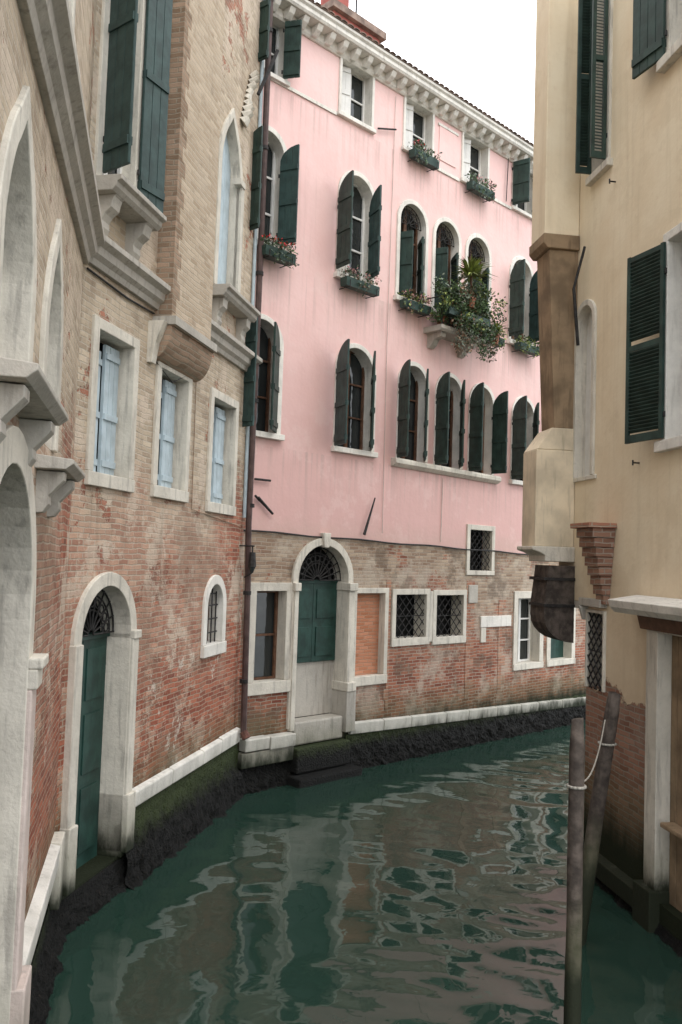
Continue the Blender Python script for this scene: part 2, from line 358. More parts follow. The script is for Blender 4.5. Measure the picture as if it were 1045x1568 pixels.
def shutter(fr,name,h,side,w,z0,z1,ang,rise=0,mat='green',planks=4,n0=.05,style='plank',t=.035):
    """side -1 swings towards -s, +1 towards +s; ang 0 = folded flat on the wall"""
    ang+=random.uniform(-3,3)
    b=B(fr);c,sn=math.cos(math.radians(ang)),math.sin(math.radians(ang))
    def pt(u,k,z): return (h+side*(c*u)-side*sn*k*1.0,n0+sn*u+c*k,z)
    def top(u):
        if rise<=0: return z1
        q=min(1,max(0,1-u/w));return z1-rise+rise*math.sqrt(max(0,1-q*q))
    def slab(u0,u1,k0,k1,za,zb0,zb1,mm):
        p=[pt(u0,k0,za),pt(u1,k0,za),pt(u1,k0,zb1),pt(u0,k0,zb0),pt(u0,k1,za),pt(u1,k1,za),pt(u1,k1,zb1),pt(u0,k1,zb0)]
        b.add(p,[(0,1,2,3),(7,6,5,4),(0,4,5,1),(1,5,6,2),(2,6,7,3),(3,7,4,0)],mm)
    if style=='plank':
        g=.008
        for i in range(planks):
            u0=w*i/planks+g/2;u1=w*(i+1)/planks-g/2;m=3 if rise else 1
            for j in range(m):
                x0=u0+(u1-u0)*j/m;x1=u0+(u1-u0)*(j+1)/m
                slab(x0,x1,0,t,z0,top(x0),top(x1),mat)
        slab(0,w,.006,t-.008,z0+.004,top(0)-.01,top(0)-.01,mat)
        H=z1-rise-z0
        for q in (.08,.5,.93):
            z=z0+H*q;slab(.01,w-.01,-.018,t+.018,z-.045,z+.045,z+.045,mat)
    else:
        for (u0,u1) in ((0,.05),(w-.05,w)): slab(u0,u1,0,t,z0,z1,z1,mat)
        zt=z1
        for za,zb in ((z0,z0+.09),((z0+zt)/2-.035,(z0+zt)/2+.035),(zt-.07,zt-.01)): slab(.05,w-.05,.003,t-.003,za,zb,zb,mat)
        z=z0+.11
        while z<zt-.09:
            if abs(z-(z0+zt)/2)>.05:
                p=[pt(.05,.002,z),pt(w-.05,.002,z),pt(w-.05,t-.002,z+.03),pt(.05,t-.002,z+.03),pt(.05,.002,z+.008),pt(w-.05,.002,z+.008),pt(w-.05,t-.002,z+.038),pt(.05,t-.002,z+.038)]
                b.add(p,[(0,1,2,3),(7,6,5,4),(0,4,5,1),(1,5,6,2),(2,6,7,3),(3,7,4,0)],mat)
            z+=.042
    for q in (.12,.85):
        z=z0+(z1-rise-z0)*q;b.bar(pt(-.02,t/2,z-.03),pt(-.02,t/2,z+.03),.014,'iron')
    return b.done(name,.002)
def leaves(b,c,rad,n,size,mats,up=.3,long=1.0):
    for i in range(n):
        th=random.uniform(0,6.283);u=random.random()**.6
        p=Vector((c[0]+rad[0]*u*math.cos(th),c[1]+rad[1]*random.uniform(-1,1)*.9,c[2]+rad[2]*u*math.sin(th)))
        d=Vector((random.uniform(-1,1),random.uniform(-1,1),random.uniform(-.6,1)+up)).normalized()
        w=d.orthogonal().normalized();w.rotate(Quaternion(d,random.uniform(0,6.28)))
        sz=size*random.uniform(.6,1.4);L=d*sz*long;W=w*sz*.32
        b.add([tuple(p),tuple(p+L*.5+W),tuple(p+L),tuple(p+L*.5-W)],[(0,1,2,3)],random.choice(mats))
# ================================================================== frames in the world (metres, water level z=0)
C=(-1.545,13.777);LB=5.45
pinkF=Frame('pink_palazzo',C,(.715,.699),1)
brickE=bpy.data.objects.new('brick_palazzo',None);scene.collection.objects.link(brickE)
LF=Frame('canal_wing',C,(.21,.978),-1,brickE)
NF=Frame('near_wing',(C[0]-.21*LB,C[1]-.978*LB),(-.22,.976),-1,brickE)
RF=Frame('cream_palazzo',(3.201,10.937),(.145,-.989),1)
# ================================================================== PINK PALAZZO
pw=Wall(pinkF)
pw.opening('ground_window','rect',.27,.92,1.73,3.22,.14,depth=.26,sill=.2,silln=.06,sillext=0,mat='stone')
pw.opening('water_door','arch',1.16,2.36,.9,4.02,.13,depth=.34,sill=0,proud=.05)
pw.opening('bricked_doorway','rect',2.62,3.38,1.65,3.17,.10,depth=.3,sill=.17,silln=.05,sillext=0)
pw.opening('grille_window','rect',3.70,4.60,2.30,3.14,.11,depth=.3,sill=.15,sillext=0,silln=.04)
pw.opening('grille_window','rect',4.92,5.80,2.28,3.12,.11,depth=.3,sill=.15,sillext=0,silln=.04)
pw.opening('mezzanine_window','rect',5.98,6.76,3.64,4.50,.11,depth=.22,sill=.1,sillext=0,silln=.04)
pw.opening('tall_window','rect',7.82,8.72,1.56,3.03,.16,depth=.3,sill=.14,sillext=0,silln=.05)
pw.opening('green_window','rect',9.2,10.15,1.56,3.1,.16,depth=.3,sill=.14,sillext=0,silln=.05)
W1=[(-.2,.56),(1.98,2.86),(3.66,4.42),(4.80,5.56),(5.92,6.68),(7.5,8.3),(9.0,9.8)]
for i,(a,b) in enumerate(W1):
    z0=5.84-.02*a
    pw.opening('first_floor_window','arch',a,b,z0,z0+1.87,.09,depth=.28,sill=.1 if i not in(2,3,4) else 0,silln=.1,sillext=.04,mat='stonew')
X=[(-.2,.5),(1.9,2.72),(3.50,4.26),(4.58,5.34),(5.66,6.42),(7.3,8.1),(9.0,9.8)]
for i,(a,b) in enumerate(X):
    z0=8.98-.02*a
    pw.opening('second_floor_window','arch',a,b,z0,z0+1.93,.09,depth=.28,sill=.1,silln=.1,sillext=.04,mat='stonew')
Y=[(-.15,.45),(1.80,2.60),(3.56,4.38),(5.42,6.28),(7.3,8.1),(9.0,9.8)]
for i,(a,b) in enumerate(Y):
    pw.opening('third_floor_window','rect',a,b,11.9,12.92,.06,depth=.26,sill=.08,silln=.08,sillext=.03,mat='stonew')
pw.build('facade',-1.0,13.0,-.6,13.1,'pink')
b=B(pinkF)
s=2.52
while s<12.5:
    L=random.uniform(.7,1.3);za=.94-.034*s
    b.prof([(-.02,za-.22),(.06,za-.22),(.07,za-.02),(-.02,za)],s+.006,s+L-.006,'stonew',-.034*L);s+=L
b.prof([(-.02,.66),(.16,.66),(.17,.84),(.15,.86),(-.02,.86)],.05,.55,'stonew').prof([(-.02,.64),(.18,.64),(.19,.85),(-.02,.85)],.56,1.10,'stonew')
b.box(.0,1.10,-.02,.14,.40,.64,'stoneg')
b.done('stone_base_course',.015)
b=B(pinkF)
b.box(1.06,1.155,-.3,.08,.86,3.22,'stone').box(2.365,2.51,-.3,.08,.7,3.22,'stone')
b.box(1.03,1.17,-.3,.12,3.22,3.36,'stone').box(2.34,2.55,-.3,.12,3.22,3.36,'stone')
b.box(2.34,2.57,-.3,.13,1.42,1.58,'stone').box(2.35,2.59,-.3,.11,.7,1.42,'stoneg')
b.poly([(1.70,.0,3.98),(1.82,.0,3.98),(1.86,.0,4.24),(1.66,.0,4.24)],(0,.09,0),'stone')
b.done('door_surround',.012)
b=B(pinkF)
b.box(1.16,2.36,-.30,-.27,1.0,1.95,'stoneg')
for i in range(2):
    a=1.17+.595*i;b.box(a,a+.59,-.28,-.23,1.95,3.34,'door')
    for z in (2.05,2.72): b.box(a+.08,a+.51,-.228,-.212,z,z+.52,'door')
b.box(1.16,2.36,-.28,-.22,3.34,3.40,'door')
b.done('green_water_door',.004)
def fan(b,c,z,r,n,th=.012,k=9):
    for i in range(k+1):
        t=math.pi*i/k;b.bar((c+.12*r*math.cos(t),n,z+.12*r*math.sin(t)),(c+r*math.cos(t),n,z+r*math.sin(t)),th,'iron')
    for rr in (.12,.5,.8,.98):
        pts=[(c+rr*r*math.cos(math.pi*i/16),n,z+rr*r*math.sin(math.pi*i/16)) for i in range(17)];b.path(pts,th,'iron',5)
    for i in range(k):
        t=math.pi*(i+.5)/k;pts=[(c+r*(.65)*math.cos(t)+.09*r*math.cos(q),n,z+r*.65*math.sin(t)+.09*r*math.sin(q)) for q in [2*math.pi*j/8 for j in range(9)]];b.path(pts,th*.8,'iron',4)
b=B(pinkF);fan(b,1.76,3.40,.6,-.15,.011,11);b.done('fan_grille')
b=B(pinkF);b.box(1.17,2.34,-.3,.05,.60,.99,'stoneg').box(1.12,2.40,-.1,.20,.16,.58,'muck').box(1.0,2.5,-.1,.42,-.1,.14,'muck');b.done('water_steps',.03)
B(pinkF).box(2.6,3.38,-.2,-.12,1.65,3.17,'infill').done('brick_infill')
glazing(pinkF,'glazing',.27,.92,1.73,3.22,-.22,'brownw',1,2)
glazing(pinkF,'glazing',7.82,8.72,1.56,3.03,-.26,'white',2,3)
b=B(pinkF);
for i in range(6): b.box(9.2+i*.16,9.355+i*.16,-.25,-.2,1.56,3.1,'door')
b.done('green_boarding')
def lattice(fr,name,a0,a1,z0,z1,n=-.04,step=.2,r=.009):
    b=B(fr);w=a1-a0;h=z1-z0
    k=-h
    while k<w:
        p0=max(0,k);p1=min(w,k+h)
        if p1-p0>.03:
            b.bar((a0+p0,n,z0+p0-k),(a0+p1,n,z0+p1-k),r,'iron',5);b.bar((a0+w-p0,n+.012,z0+p0-k),(a0+w-p1,n+.012,z0+p1-k),r,'iron',5)
        k+=step
    b.bar((a0,n,z0+h/2),(a1,n,z0+h/2),r,'iron',5);b.done(name)
lattice(pinkF,'diagonal_grille',3.70,4.60,2.30,3.14);lattice(pinkF,'diagonal_grille',4.92,5.80,2.28,3.12)
lattice(pinkF,'diagonal_grille',5.98,6.76,3.64,4.50,step=.16)
B(pinkF).box(4.715,4.805,-.2,.03,2.2,3.2,'stone').done('mullion',.008)
b=B(pinkF)
for side,a in ((-1,3.56),(1,5.93),(1,7.1)):
    z=.95
    i=0
    while z<(3.3 if a!=7.1 else 3.0):
        L=.28 if i%2 else .14
        if a==3.56: b.box(a-.02-L*.4,a+.0,-.02,.01,z,z+.2,'quoin')
        else: b.box(a,a+L,-.02,.01,z,z+.2,'quoin')
        z+=.206;i+=1
b.done('brick_quoins',.004)
b=B(pinkF);b.box(6.42,7.55,-.02,.035,2.42,2.66,'stonew').box(6.44,6.62,-.02,.03,2.1,2.41,'stone').box(5.97,6.28,-.02,.04,2.95,3.33,'stoneg');b.done('stone_plaque',.01)
b=B(pinkF);b.path([(a,.035,4.2-.02*a+.012*math.sin(a*3)) for a in np.arange(-.2,12.8,.4)],.016,'iron')
b.path([(3.25,.02,4.3),(3.22,.02,8.2),(3.26,.02,12.8)],.006,'stonep').path([(5.0,.02,4.2),(5.02,.02,5.5)],.008,'stonep');b.done('cable')
b=B(pinkF)
b.box(-.2,1.7,-.01,.03,11.80,11.86,'stonew')
for a0,a1 in ((4.5,5.3),(6.4,7.2)): b.box(a0,a1,-.01,.03,11.80,11.86,'stonew')
b.box(4.62,5.18,-.01,.018,12.05,12.75,'pink');b.box(4.57,5.23,-.01,.03,12.75,12.8,'stonew');b.done('string_course')
b=B(pinkF);b.prof([(-.3,5.76),(.12,5.76),(.14,5.72),(.14,5.66),(.05,5.60),(-.3,5.60)],3.45,6.9,'stone',-.06);b.done('long_stone_sill',.008)
for i,(a,b_) in enumerate(W1):
    z0=5.84-.02*a;glazing(pinkF,'glazing',a,b_,z0,z0+1.87,-.22,'brownw',2,3,fw=.045)
    w=(b_-a)/2
    la={0:95,1:74,2:70}.get(i,78);ra={4:92,0:140}.get(i,134)
    shutter(pinkF,'shutter',a-.10,-1,w,z0+.0,z0+1.84,la,w*.9,'teal' if i<2 else 'green',3)
    shutter(pinkF,'shutter',b_-.01,1,w,z0+.02,z0+1.80,ra,w*.9,'green',3)
for i,(a,b_) in enumerate(X):
    z0=8.98-.02*a;glazing(pinkF,'glazing',a,b_,z0,z0+1.9,-.22,'white' if i<2 else 'brownw',2,3,curt=.5 if i in(0,1) else None,fw=.05)
    w=(b_-a)/2
    if i in (0,1,5,6):
        shutter(pinkF,'shutter',a-.12,-1,w,z0+.05,z0+1.72,84 if i else 96,w*.8,'green',3)
        shutter(pinkF,'shutter',b_-.08,1,w,z0+.05,z0+1.72,66 if i==0 else 108,w*.8,'teal',3)
    else:
        shutter(pinkF,'shutter',a,-1,w,z0+.05,z0+1.3,112,0,'green',3,n0=-.12)
        shutter(pinkF,'shutter',b_,1,w,z0+.05,z0+1.3,128,0,'green',3,n0=-.12)
        bb=B(pinkF);fan(bb,(a+b_)/2,z0+1.93-w,w,-.1,.008,7);bb.done('fan_grille')
for i,(a,b_) in enumerate(Y):
    glazing(pinkF,'glazing',a,b_,11.9,12.92,-.2,'white',2,2,curt=.3 if i else None,fw=.04)
    w=(b_-a)/2
    if i in(0,4,5):
        shutter(pinkF,'shutter',a-.1,-1,w,11.9,12.90,100,0,'green',3);shutter(pinkF,'shutter',b_-.05,1,w,11.9,12.90,60,0,'green',3)
    else:
        shutter(pinkF,'inner_shutter',a+.01,-1,w*.8,11.92,12.90,160,0,'white',3,n0=-.17)
b=B(pinkF)
b.prof([(-.1,13.08),(.30,13.08),(.33,13.12),(.33,13.18),(.37,13.21),(.37,13.26),(-.1,13.26)],-1,13,'stonew')
b.prof([(-.1,12.90),(.04,12.90),(.07,12.94),(.07,13.08),(-.1,13.08)],-1,13,'stonew')
a=-.95
while a<12.9:
    b.prof([(.07,12.92),(.12,12.92),(.22,12.99),(.27,13.075),(.07,13.075)],a,a+.12,'stonew');a+=.32
b.done('cornice',.006)
b=B(pinkF)
a=-1
while a<13:
    R=.07;P=[]
    for n,z in ((.41,13.272),(-3.2,13.7)):
        for j in range(7):
            t=math.pi*j/6;P.append((a+R-R*math.cos(t),n,z+R*.4*math.sin(t)))
        for j in range(7):
            t=math.pi*(6-j)/6;P.append((a+R-R*.82*math.cos(t),n,z+R*.28*math.sin(t)-.004))
    b.add(P,[(i,(i+1)%14,(i+1)%14+14,i+14) for i in range(14)]+[tuple(range(14))],'tile');a+=.16
b.prof([(.39,13.262),(.39,13.272),(-3.2,13.69),(-3.2,13.6),(-.1,13.262)],-1,13,'tile')
b.done('tiled_roof')
b=B(pinkF);b.box(2.2,3.5,-1.3,-.7,13.3,14.35,'red').box(2.1,3.6,-1.4,-.6,14.35,14.5,'tile');b.box(2.15,3.55,-1.35,-.65,13.95,14.03,'stonew').box(2.3,2.7,-1.2,-.8,14.5,15,'red').bar((3.1,-1,14.4),(3.1,-1,16),.02,'iron').bar((2.8,-1,15.6),(3.5,-1,15.6),.012,'iron')
b.box(9.3,9.9,-2.6,-2.0,13.2,14.5,'greyp').box(9.2,10.0,-2.7,-1.9,14.5,14.62,'tile');b.done('chimney',.01)
b=B(pinkF);b.box(-1,13,-6,-.53,-.5,13.2,'pink');b.done('building_body')
b=B(pinkF)
b.bar((2.72,.06,4.25),(2.98,.06,4.95),.028,'iron',6,.012)
b.bar((.12,.05,5.05),(.45,.05,5.05),.02,'iron').bar((.2,.05,4.75),(.52,.06,4.5),.03,'iron',6,.02).bar((.14,.05,4.78),(.24,.05,4.70),.02,'iron')
b.bar((2.75,.06,11.95),(3.25,.06,12.12),.018,'iron').bar((6.95,.06,11.9),(7.0,.06,12.9),.01,'iron')
b.done('tie_irons')
# ================================================================== BRICK PALAZZO, canal wing
lw=Wall(LF)
lw.opening('water_door','seg',5.19,4.08,.35,3.42,.15,rise=.56,depth=.34,sill=0,proud=.05)
lw.opening('small_arched_window','arch',1.62,.98,2.5,3.36,.14,depth=.26,sill=.17,silln=.06,sillext=0,mat='stonew')
LW=[(5.10,4.28,4.62,6.12),(3.52,2.66,4.62,6.07),(1.70,.74,4.55,6.06)]
for q in LW: lw.opening('blue_window','rect',*q,.12,depth=.26,sill=.15,silln=.05,sillext=0)
lw.opening('upper_window','rect',5.22,4.48,7.66,10.8,.12,depth=.3,sill=0)
lw.opening('gothic_window','gothic',1.78,1.0,7.66,10.35,.13,rise=.75,depth=.3,sill=0)
lw.build('facade',0,LB,-.6,14.5,'brickL')
for a0,a1,z0,z1 in LW:
    b=B(LF);lo,hi=a1,a0;w=(hi-lo)/2
    for q in range(2):
        wd=w*(.94 if q else .80);l0=lo+(w*1.0 if q else w*.12)
        zz1=z1-.05 if q==0 else z1-.14
        for i in range(3):
            x0=l0+wd*i/3;b.box(x0+.004,x0+wd/3-.004,-.17-.03*q,-.13-.03*q,z0+.01,zz1,'blue')
        for z in (z0+.1,z0+.62,zz1-.16): b.box(l0+.01,l0+wd-.01,-.135-.03*q,-.11-.03*q,z,z+.07,'blue')
    b.done('blue_shutters',.003)
b=B(LF)
for i in range(2):
    a=4.09+.55*i;b.box(a,a+.545,-.30,-.24,.3,2.82,'door')
    for z0,z1 in ((.5,1.2),(1.35,2.0),(2.15,2.72)): b.box(a+.08,a+.46,-.24,-.225,z0,z1,'door')
b.box(4.08,5.19,-.30,-.21,2.82,2.88,'door');b.done('green_water_door',.004)
b=B(LF);fan(b,4.635,2.88,.54,-.16,.011,9);b.done('fan_grille')
b=B(LF)
b.box(3.92,4.075,-.33,.08,.86,2.84,'stone').box(5.195,5.35,-.33,.08,.86,2.84,'stone').box(3.90,4.08,-.33,.1,2.80,2.9,'stone')
b.box(3.88,4.08,-.33,.11,.40,1.05,'stone').box(5.19,5.36,-.33,.11,.40,1.05,'stone')
b.done('door_surround',.012)
b=B(LF)
for i in range(4): a=1.05+.17*i;b.bar((a,-.06,2.5),(a,-.06,3.3),.011,'iron')
for z in (2.65,2.85,3.05,3.22): b.bar((.98,-.06,z),(1.62,-.06,z),.011,'iron')
b.done('window_grille')
glazing(LF,'glazing',1.62,.98,2.5,3.36,-.22,'brownw',2,2)
b=B(LF);a=.02
while a<3.86:
    L=min(random.uniform(.7,1.2),3.87-a)
    if 3.87-a-L<.3: L=3.87-a
    dz=random.uniform(-.012,.012)
    b.prof([(-.02,.82),(.06,.82),(.07,1.02+dz),(-.02,1.05+dz)],a+.006,a+L-.006,'stonew');a+=L
b.done('stone_base_course',.018)
led=[(-.02,6.72),(.05,6.72),(.07,6.78),(.12,6.82),(.13,6.90),(.20,6.94),(.20,7.0),(-.02,7.03)]
b=B(LF);b.prof(led,3.74,LB+.03,'stoneg');b.prof(led,.04,2.42,'stoneg');b.done('string_course',.004)
b=B(LF)
b.box(2.43,3.72,-.02,.22,6.62,14.5,'brickch')
b.box(3.722,3.745,-.02,.222,6.62,14.5,'brickchs')
z=6.7;i=0
while z<14.3:
    L=.20 if i%2 else .10;b.box(3.73-L,3.748,.2,.223,z,z+.19,'brickchs');z+=.191;i+=1
b.done('chimney_breast')
b=B(LF)
pr=[(-.02,6.12)]+[(.24*math.sin(t),6.12+.40*(1-math.cos(t))) for t in [i*math.pi/2/8 for i in range(1,9)]]+[(.27,6.52),(.27,6.64),(-.02,6.64)]
b.prof([(q[0],q[1]) for q in pr],2.40,3.77,'brickchs')
b.prof([(-.02,6.53),(.30,6.53),(.30,6.635),(-.02,6.635)],2.38,3.79,'stoneg')
b.prof([(-.02,6.05),(.06,6.05),(.10,6.3),(.2,6.55),(-.02,6.55)],3.775,3.9,'stone')
b.done('chimney_corbel',.004)
def balcony(fr,name,a0,a1,z,n,mat='stoneg'):
    b=B(fr);b.prof([(-.02,z-.16),(n-.10,z-.16),(n-.06,z-.12),(n-.05,z-.07),(n,z-.05),(n,z),(-.02,z)],a0,a1,mat)
    for a in (a0+.1,a1-.28):
        pr=[(-.02,z-.60)]+[(.06+(n-.16)*(t/6)**1.2+.025*math.sin(t*1.9),z-.58+.40*(t/6)**.8) for t in range(7)]+[(n-.10,z-.162),(-.02,z-.162)]
        b.prof(pr,a,a+.18,mat)
    b.done(name,.006)
balcony(LF,'stone_balcony_sill',4.3,5.42,7.62,.36);balcony(LF,'stone_balcony_sill',.55,1.98,7.62,.30)
shutter(LF,'shutter',5.26,1,.42,7.72,10.8,64,0,'teal',3);shutter(LF,'shutter',4.44,-1,.42,7.72,10.8,14,0,'teal',3)
glazing(LF,'glazing',5.22,4.48,7.66,10.8,-.16,'white',2,4)
b=B(LF)
for i in range(3): b.box(1.02+i*.25,1.26+i*.25,-.16,-.12,7.66,10.2,'blue')
b.box(.9,1.12,-.02,.09,9.45,9.55,'stone').box(.88,1.0,-.02,.07,7.66,9.45,'stone');b.done('blue_gothic_shutter',.004)
b=B(LF)
for i in range(9):
    t=i/8;b.bar((.95-.3*t,.02,10.5+.9*t),(.93-.3*t,.10+.05*math.sin(t*9),10.58+.9*t),.10-.05*t,'stone',8,.05)
b.bar((.5,.1,11.2),(.35,.35,12.0),.03,'iron');b.done('carved_stone_crest')
b=B(LF);b.box(.0,LB,-6,-.53,-.5,14.3,'brickL');b.done('building_body')
b=B(LF);b.prof([(.5,14.5),(.5,14.56),(-6,16),(-6,14.5)],-.2,5.5,'tile');b.done('tiled_roof')
b=B(LF);b.bar((.25,.0,3.95),(.25,.25,3.95),.012,'iron').bar((.25,.22,3.95),(.25,.22,3.85),.012,'iron').bar((.25,.22,3.85),(.25,.22,3.62),.05,'iron',8,.07).bar((.25,.22,3.62),(.25,.22,3.52),.06,'glass',8,.02)
b.bar((.25,.22,3.52),(.25,.1,3.45),.012,'iron');b.done('wall_lantern_bracket')
b=B(LF)
b.path([(5.4,.02,6.66),(4.5,.02,6.63),(3.8,.02,6.66)],.012,'iron').path([(3.7,.03,6.1),(3.2,.03,5.95),(2.6,.03,6.2)],.006,'iron').path([(2.4,.02,6.6),(2.36,.02,4.4),(.3,.02,4.25)],.007,'brickchs');b.done('wall_cable')
# near wing
nw=Wall(NF)
nw.opening('gothic_window','gothic',2.75,1.95,4.56,6.05,.16,rise=.7,depth=.24,sill=0)
nw.opening('gothic_window','gothic',4.6,3.6,4.66,6.1,.16,rise=.75,depth=.24,sill=0)
nw.opening('great_arch','arch',4.9,3.1,-.2,4.25,.20,depth=.34,sill=0,proud=.06,mat='stone')
nw.opening('upper_window','rect',3.2,2.3,7.5,9.6,.15,sill=.1)
nw.build('near_facade',0,7.4,-.6,14.5,'brickL',backn=.6)
b=B(NF);b.prof([(q[0],q[1]-.02) for q in led],-.02,7.4,'stoneg',-.25);b.done('string_course',.004)
b=B(NF)
for a0,a1,z in ((3.35,4.85,4.66),(1.75,2.85,4.44)):
    b.prof([(-.02,z-.1),(.2,z-.1),(.25,z-.06),(.25,z-.03),(-.02,z-.003)],a0,a1,'stoneg')
    for a in (a0+.1,a1-.28):
        b.prof([(-.02,z-.40)]+[(.05+.15*(t/5)**1.2+.02*math.sin(t*2.1),z-.39+.28*(t/5)) for t in range(6)]+[(-.02,z-.102)],a,a+.16,'stoneg')
b.done('stone_window_sill',.006)
b=B(NF);b.box(2.84,3.095,-.33,.12,2.9,3.03,'stone').box(2.80,3.096,-.33,.15,3.03,3.10,'stone').box(2.86,3.094,-.33,.09,-.3,2.9,'stonep')
b.box(2.76,3.098,-.3,.14,-.3,1.05,'stonep').box(0,.32,-.3,.10,.42,1.05,'stone').prof([(-.02,.82),(.08,.82),(.09,1.02),(-.02,1.05)],.33,2.74,'stonew');b.done('arch_pier',.012)
glazing(NF,'glazing',2.75,1.95,4.56,6.05,-.18,'white',2,2);glazing(NF,'glazing',4.6,3.6,4.66,6.05,-.18,'white',2,2)
b=B(NF);b.box(3.1,4.9,-.5,-.45,-.3,4.2,'brownw')
for i in range(9): b.bar((3.2+i*.2,-.2,1.0),(3.2+i*.2,-.2,4.1),.012,'iron')
b.done('arch_gate')
b=B(NF);b.box(0,7.4,-5,-.72,-.5,14.3,'brickL');b.done('building_body')
# rocky algae footing at the water line
def footing(fr,name,a0,a1,ztop,nmax,seed=0):
    b=B(fr);K=22;na=int(abs(a1-a0)/.028);P=[];F=[]
    for i in range(na+1):
        a=a0+(a1-a0)*i/na
        for j in range(K+1):
            t=j/K;z=ztop*(1-t)-.2*t
            n=.015+nmax*t**1.8
            q=mn.fractal(Vector((a*4+seed,z*5,seed)),.6,2.1,4);q2=mn.noise(Vector((a*26,z*26,seed)))
            n+=(.08*q+.03*q2)*(.15+t);P.append((a,max(.004,n),z+.03*q))
    for i in range(na):
        for j in range(K):
            o=i*(K+1)+j;F.append((o,o+1,o+K+2,o+K+1))
    b.add(P,F,'muck');b.done(name,smooth=False,recalc=False)
footing(LF,'algae_footing',.0,4.05,.81,.26,1);footing(NF,'algae_footing',-.05,7.0,.5,.2,3)
footing(pinkF,'algae_footing',2.45,12.6,.62,.22,5);footing(pinkF,'algae_footing',.0,1.1,.44,.26,8)
B(LF).box(4.05,LB,-.45,.02,-.4,.32,'muck').done('door_threshold',.02)
footing(LF,'algae_footing',3.8,LB,.3,.2,21)
# ================================================================== CREAM PALAZZO
rw=Wall(RF)
rw.opening('upper_window','rect',.0,.40,8.95,11.6,.06,sill=.1,silln=.08)
rw.opening('upper_window','rect',1.9,2.8,9.45,11.6,.1,sill=.12,silln=.1)
rw.opening('shuttered_window','rect',1.92,2.86,5.18,7.36,.10,sill=.12,silln=.08,mat='stonew')
rw.opening('niche_window','arch',-.42,.06,4.98,7.25,.08,rise=.2,depth=.2,sill=.06,silln=.03)
rw.opening('water_doorway','rect',1.84,3.0,.3,3.12,.24,depth=.12,sill=0,proud=.05,mat='stone')
rw.opening('grille_opening','rect',.06,.5,2.28,3.22,.04,depth=.25,sill=0)
hs=rw.holes
low=[h for h in hs if max(p[1] for p in h)<3.5];high=[h for h in hs if max(p[1] for p in h)>=3.5]
rw.holes=low;rw.build('lower_facade',-.0,6,-.6,3.34,'cream');rw.holes=high;rw.build('upper_facade',-.95,6,3.345,13.5,'cream')
B(RF).box(-.95,0,-.5,0,3.25,3.34,'stoneg').done('jetty_beam')
b=B(RF);b.box(-.06,.55,-.02,.10,3.30,3.40,'stoneg').prof([(-.02,3.12),(.06,3.12),(.12,3.3),(-.02,3.3)],-.04,.02,'stoneg');b.done('jetty_corbel',.01)
b=B(RF);b.box(0,.001,-5,0,-.5,3.3,'brickdark').box(-.95,-.949,-5,0,3.34,13.5,'cream');b.done('end_wall')
b=B(RF);b.box(.05,6,-5,-.6,-.5,13.4,'cream');b.done('building_body')
B(RF).box(-.42,.06,-.16,-.12,4.98,7.25,'white').done('niche_panel')
lattice(RF,'diagonal_grille',.06,.5,2.28,3.22,.0,.14,.01)
shutter(RF,'shutter',-.03,-1,.21,8.97,11.6,88,0,'green',2,style='louvre');shutter(RF,'shutter',.43,1,.21,8.97,11.6,84,0,'green',2,style='louvre')
shutter(RF,'shutter',1.86,-1,.5,9.45,11.6,15,0,'green',4);shutter(RF,'shutter',1.92,-1,.58,5.2,7.34,12,0,'green',5,style='louvre')
for a0,a1,z0,z1 in ((.0,.40,8.95,11.6),(1.9,2.8,9.45,11.6),(1.92,2.86,5.18,7.36)): glazing(RF,'glazing',a0,a1,z0,z1,-.22,'white',2,3)
b=B(RF)
b.box(-.95,-.45,.003,.5,8.30,13.5,'cream')
b.prof([(.003,8.10),(.46,8.10),(.52,8.17),(.52,8.30),(.003,8.30)],-.98,-.42,'brownp')
b.prof([(.003,5.65),(.30,5.65),(.42,8.10),(.003,8.10)],-.93,-.47,'brownp')
b.prof([(.003,5.35),(.55,5.35),(.34,5.65),(.003,5.65)],-.95,-.45,'greyp')
b.box(-.95,-.45,.003,.55,4.05,5.35,'greyp')
b.prof([(.003,3.85),(.42,3.85),(.42,3.93),(.50,3.97),(.60,4.0),(.60,4.05),(.003,4.05)],-1.0,-.40,'stone')
b.done('wall_flue',.012)
b=B(RF)
for i in range(8):
    z=3.35+i*.115;n=.08+.03*i;b.box(.40-.018*i,.62+.018*i,.003,n,z,z+.112,'brickdark')
b.box(.24,.78,.003,.36,4.27,4.33,'quoin');b.done('brick_corbel',.004)
b=B(RF);b.prof([(.003,3.30),(.28,3.30),(.34,3.36),(.36,3.44),(.003,3.50)],1.30,3.6,'stonew');b.prof([(.003,3.14),(.1,3.14),(.14,3.29),(.003,3.29)],1.55,3.3,'brownw');b.done('door_canopy',.008)
b=B(RF)
b.prof([(-.02,.10),(.10,.10),(.12,.32),(-.02,.34)],0,1.5,'stone');b.box(1.5,1.86,-.3,.12,-.1,.42,'stone');b.box(1.95,3,-.1,.06,1.12,1.17,'brownp');b.done('stone_plinth',.012)
b=B(RF)
for i in range(9): b.box(1.85+i*.13,1.97+i*.13,-.15,-.11,.3,3.11,'brownp')
b.done('plank_door',.004)
footing(RF,'algae_footing',-.02,5.9,.12,.25,12)
b=B(RF);pr=[(.003,3.80),(.36,3.80),(.42,3.3)]+[(.42*math.cos(t),3.12+.34*-math.sin(t)) for t in [i*math.pi/2/6 for i in range(7)]]
b.prof([(max(.003,q[0]),q[1]) for q in pr],-.9,-.4,'wood')
for z in (3.25,3.6): b.box(-.92,-.38,.003,.435,z,z+.04,'iron')
b.done('wooden_bay')
b=B(RF);b.bar((-.16,.05,8.05),(-.24,.16,7.5),.018,'iron').bar((-.24,.16,7.5),(-.30,.06,6.75),.022,'iron')
